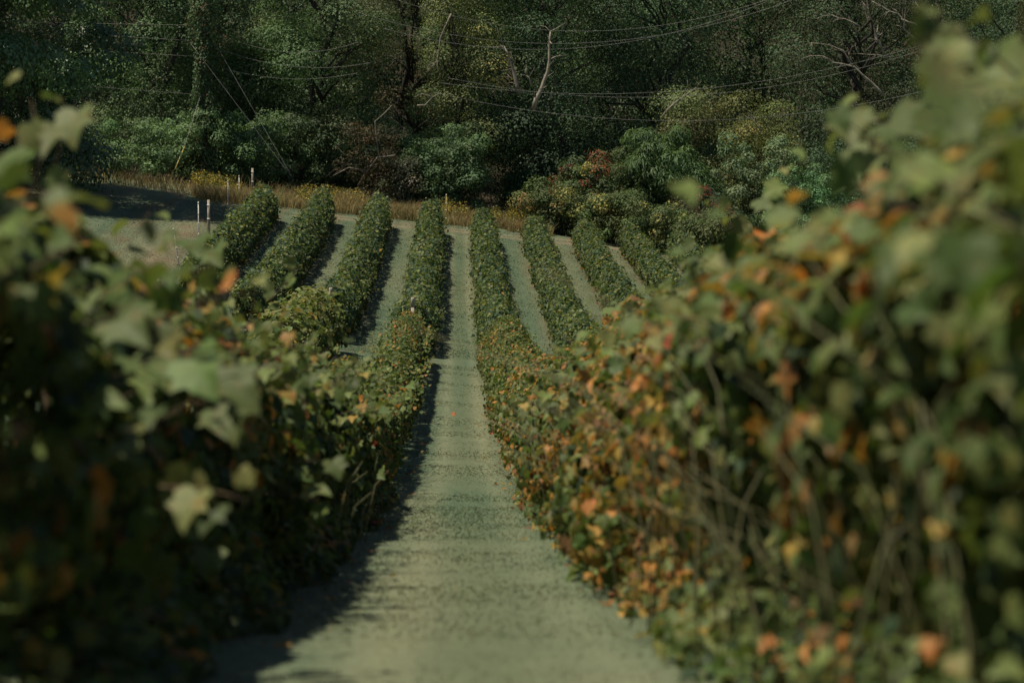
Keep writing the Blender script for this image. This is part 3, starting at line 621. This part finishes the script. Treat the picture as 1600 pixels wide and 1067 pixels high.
# dead branching shrub left of centre and the bare fallen branch
def dead_shrub():
    loc = at(575, 285, 154); loc[2] = float(gz(loc[0], 154)); root = empty("dead_shrub", loc, "bare tangled dead shrub with a bent grey branch before the olive tree", "shrub")
    def px(l): return [at(a, b, c) - loc for a, b, c in l]
    big = [([(560, 290, 154), (573, 268, 153.6), (590, 246, 153.2), (617, 243, 153)], .07, .03), ([(592, 246, 153.2), (588, 215, 153), (586, 190, 153), (600, 178, 153), (612, 165, 153)], .05, .02),
           ([(652, 165, 154), (664, 165, 154), (676, 152, 154), (688, 146, 154)], .05, .02), ([(676, 152, 154), (660, 147, 154), (648, 152, 154)], .03, .015), ([(575, 268, 153.6), (545, 262, 153.5), (520, 275, 153.3)], .04, .015)]
    for l, r0, r1 in big: q = px(l); mesh_obj("branch", tubes_mesh("branch", [(q, np.linspace(r0, r1, len(q)))], M_PALE if r0 < .06 else M_POST, 6), root)
    tw = []
    for _ in range(150):
        a = at(rng.uniform(530, 625), rng.uniform(200, 275), 153.5) - loc
        d = unit(np.array([rng.normal(0, 1), rng.normal(0, .5), rng.normal(.3, .6)])); L = rng.uniform(.4, 1.2); tw.append((limb_path(a, a + d*L, .2, 4), [.014, .011, .008, .004]))
    mesh_obj("twigs", tubes_mesh("twigs", tw, solid_mat("dead_twig", (.07,.05,.03), (.16,.12,.08), 5, .9), 4), root)
    V, F, C, _, _ = crown(None, 4.4, .3, 2.2, 1.0, 40, 60, .6, .13, (.06,.055,.03), (((.10,.06,.03), .3),))
    mesh_obj("foliage", np_mesh("foliage", V, F, M_TREE, C), root)
dead_shrub()

# ------------------------------------------------------------------ posts, stakes, poles, wires
def stake(px, Y, h, dx, label, kind):
    X = at(px, 320, Y)[0]; z = float(gz(X, Y)); o = empty("fence_post" if kind == 'post' else "fence_stake", (X, Y, z), label, "post" if kind == 'post' else "stake", "electric fence posts on the lawn")
    if kind == 'post':
        mesh_obj("post", tubes_mesh("post", [([(0, 0, -.2), (0, 0, h*.5), (dx*h, 0, h)], [.075, .07, .068])], M_POST, 10), o)
        ins, m = (.45, .85), M_POST
    else:
        mesh_obj("rod", tubes_mesh("rod", [([(0, 0, -.2), (dx*h*.5, 0, h*.5), (dx*h, 0, h)], [.028, .027, .025])], M_YELL if kind == 'yellow' else M_WHITE, 8), o)
        ins = (.25, .5, .72, .97)
    for f in ins:
        c = np.array([dx*h*f, -.02, h*f]); r = .09 if kind == 'post' else .034
        mesh_obj("insulator", tubes_mesh("insulator", [([c + (0, 0, -.045), c + (0, 0, -.02), c + (0, 0, .02), c + (0, 0, .045)], [.018, r, r, .018])], M_WHITE, 8), o)
stake(280, 108, 1.75, -.16, "thin white fence stake leaning to the left", 'stake')
stake(310, 118, 2.1, 0, "tall upright white stake left of the thick wooden post", 'stake')
stake(326, 123, 1.75, 0, "thick pale wooden fence post with insulators standing among the thin stakes", 'post')
stake(356, 135, 1.75, .01, "thin white stake just right of the thick wooden post", 'stake')
stake(374, 142, 1.5, 0, "thin white stake before the farthest short post", 'stake')
stake(395, 149, 1.5, 0, "short wooden post at the far end of the line of stakes", 'post')
stake(248, 100, .72, -.03, "short grey wooden post low down by the blurred vines", 'post')
stake(220, 99, .55, 0, "short thin stake left of the short grey post", 'stake')
stake(697, 146.5, 1.95, .01, "slim yellow rod standing at the end of the row left of the path", 'yellow')

def row_post(px, Y, h, lab):
    X = at(px, 480, Y)[0]; o = empty("vineyard_post", (X, Y, float(gz(X, Y))), lab, "post", "wooden end posts of the vine rows")
    mesh_obj("post", tubes_mesh("post", [([(0, 0, -.3), (0, 0, h-.32)], [.065, .062])], M_POST, 10), o)
    mesh_obj("cap", tubes_mesh("cap", [([(0, 0, h-.32), (0, 0, h-.03), (0, 0, h)], [.066, .066, .05])], M_POST, 10), o)
row_post(645, 80.5, 2.04, "pale topped post where the left near row meets the dark distant row")
row_post(517, 80.3, 2.05, "pale topped post above the pale olive row end")
row_post(1165, 9.9, 1.5, "brown post standing inside the orange speckled right hand row")

def utility_pole(px, Y, H, label, ivy):
    X = at(px, 250, Y)[0]; loc = np.array([X, Y, float(gz(X, Y))]); o = empty("utility_pole", loc, label, "utility pole")
    mesh_obj("pole", tubes_mesh("pole", [([(0, 0, -.5), (0, 0, H*.5), (0, 0, H)], [.15, .135, .11])], M_POLE, 12), o)
    mesh_obj("crossarm", tubes_mesh("crossarm", [([(-1.1, -.13, H-.5), (1.1, -.13, H-.5)], [.06, .06])], M_POLE, 4), o)
    for x in (-1.0, -.45, .45, 1.0):
        mesh_obj("insulator", tubes_mesh("insulator", [([(x, -.13, H-.44), (x, -.13, H-.40), (x, -.13, H-.3), (x, -.13, H-.27)], [.02, .055, .055, .02])], M_WHITE, 8), o)
    if ivy:
        n = 12000; h = rng.random(n)*(H+.4); a = rng.uniform(0, 2*math.pi, n); r = (.25 + .85*NA(h*.8, a*1.5))*np.sqrt(rng.random(n))*1.25
        P = np.stack([np.cos(a)*r, np.sin(a)*r, h], -1); d = np.stack([np.cos(a), np.sin(a), .5+0*a], -1)
        C = vary(MD, n); m = rng.random(n) < .12; C[m] = vary((.13,.06,.03), m.sum())
        V, F, C = leaves(P, d + rng.normal(0, .5, (n, 3)), np.array([0, 0, -1]) + rng.normal(0, .5, (n, 3)), rng.uniform(.1, .2, n), C, T_DIAMOND)
        mesh_obj("ivy", np_mesh("ivy", V, F, M_TREE, C), o)
    return loc
utility_pole(320, 153, 13.6, "utility pole smothered in climbing vines where the straight wires meet", True)
utility_pole(1496, 152, 14.6, "dark utility pole with pale insulators behind the tall blurred shoots", False)
def wire(pts, Y, label, cat="wire", r=.010, group="overhead wires across the woods", mat=None, name="overhead_wire"):
    # quadratic through pixel points on one depth (or given depths)
    P = [at(p[0], p[1], p[2] if len(p) > 2 else Y) for p in pts]
    if len(P) == 3:
        x = np.array([p[0] for p in P]); cz = np.polyfit(x, [p[2] for p in P], 2); cyy = np.polyfit(x, [p[1] for p in P], 2); xs = np.linspace(x[0], x[-1], 48)
        path = np.stack([xs, np.polyval(cyy, xs), np.polyval(cz, xs)], -1)
    else: path = np.linspace(P[0], P[1], 12)
    o = mesh_obj(name, tubes_mesh(name, [(path - path[0], np.full(len(path), r))], mat or M_WIRE, 5), None, path[0]); return tag(o, label, cat, group)
wire([(-60, 33), (302, 40)], 152.5, "topmost of the four straight pale wires right of the big glossy tree")
wire([(-60, 43), (300, 64)], 152.5, "second from top of the four straight pale wires")
wire([(-60, 67), (302, 88.5)], 152.5, "third from top of the four straight pale wires")
wire([(-60, 120), (320, 149)], 152.5, "lowest and widest spaced of the four straight pale wires")
wire([(620, 0), (825, 45), (1210, -4)], 152, "topmost sagging wire crossing the maple")
wire([(560, 20), (870, 68.5), (1250, -4)], 152, "middle sagging wire crossing the maple with pale limbs")
wire([(600, 45), (800, 77), (1210, -2)], 152, "lower sagging wire crossing between the two pale limbs")
wire([(342, 53), (440, 81), (560, 66)], 152.5, "upper faint sagging wire right of the vine covered pole")
wire([(345, 78), (455, 104), (580, 98)], 152.5, "middle faint sagging wire right of the vine covered pole")
wire([(348, 107), (440, 123), (560, 114)], 152.5, "lowest faint sagging wire right of the vine covered pole")
wire([(690, 130), (950, 147), (1500, 52)], 152, "upper dark wire rising right to the far utility pole")
wire([(700, 122), (950, 152), (1500, 58)], 152, "lower dark wire of the close pair rising right to the far utility pole")
wire([(680, 145), (930, 184), (1500, 128)], 152, "lowest long wire passing under the pale limbs and rising right")
wire([(297, 67, 152.6), (455, 276, 149)], 0, "upper guy wire slanting down right to the verge", "guy wire", .010, "guy wires of the overgrown pole", None, "guy_wire")
wire([(335, 66, 152.6), (460, 283, 149)], 0, "right guy wire slanting down beside the rusty streaks", "guy wire", .010, "guy wires of the overgrown pole", None, "guy_wire")
def yellow_guy():
    a, b, c = at(313, 150, 152.5), at(288, 230, 150), at(273, 266, 148.5)
    o = empty("guy_wire", c, "guy wire with a yellow sleeve at its foot, left of the pole", "guy wire", "guy wires of the overgrown pole")
    mesh_obj("cable", tubes_mesh("cable", [([a-c, b-c, (0, 0, 0)], [.013]*3)], M_WIRE, 5), o)
    mesh_obj("sleeve", tubes_mesh("sleeve", [([b-c, (b-c)*.5, np.zeros(3)], [.035]*3)], M_YELL, 8), o)
yellow_guy()
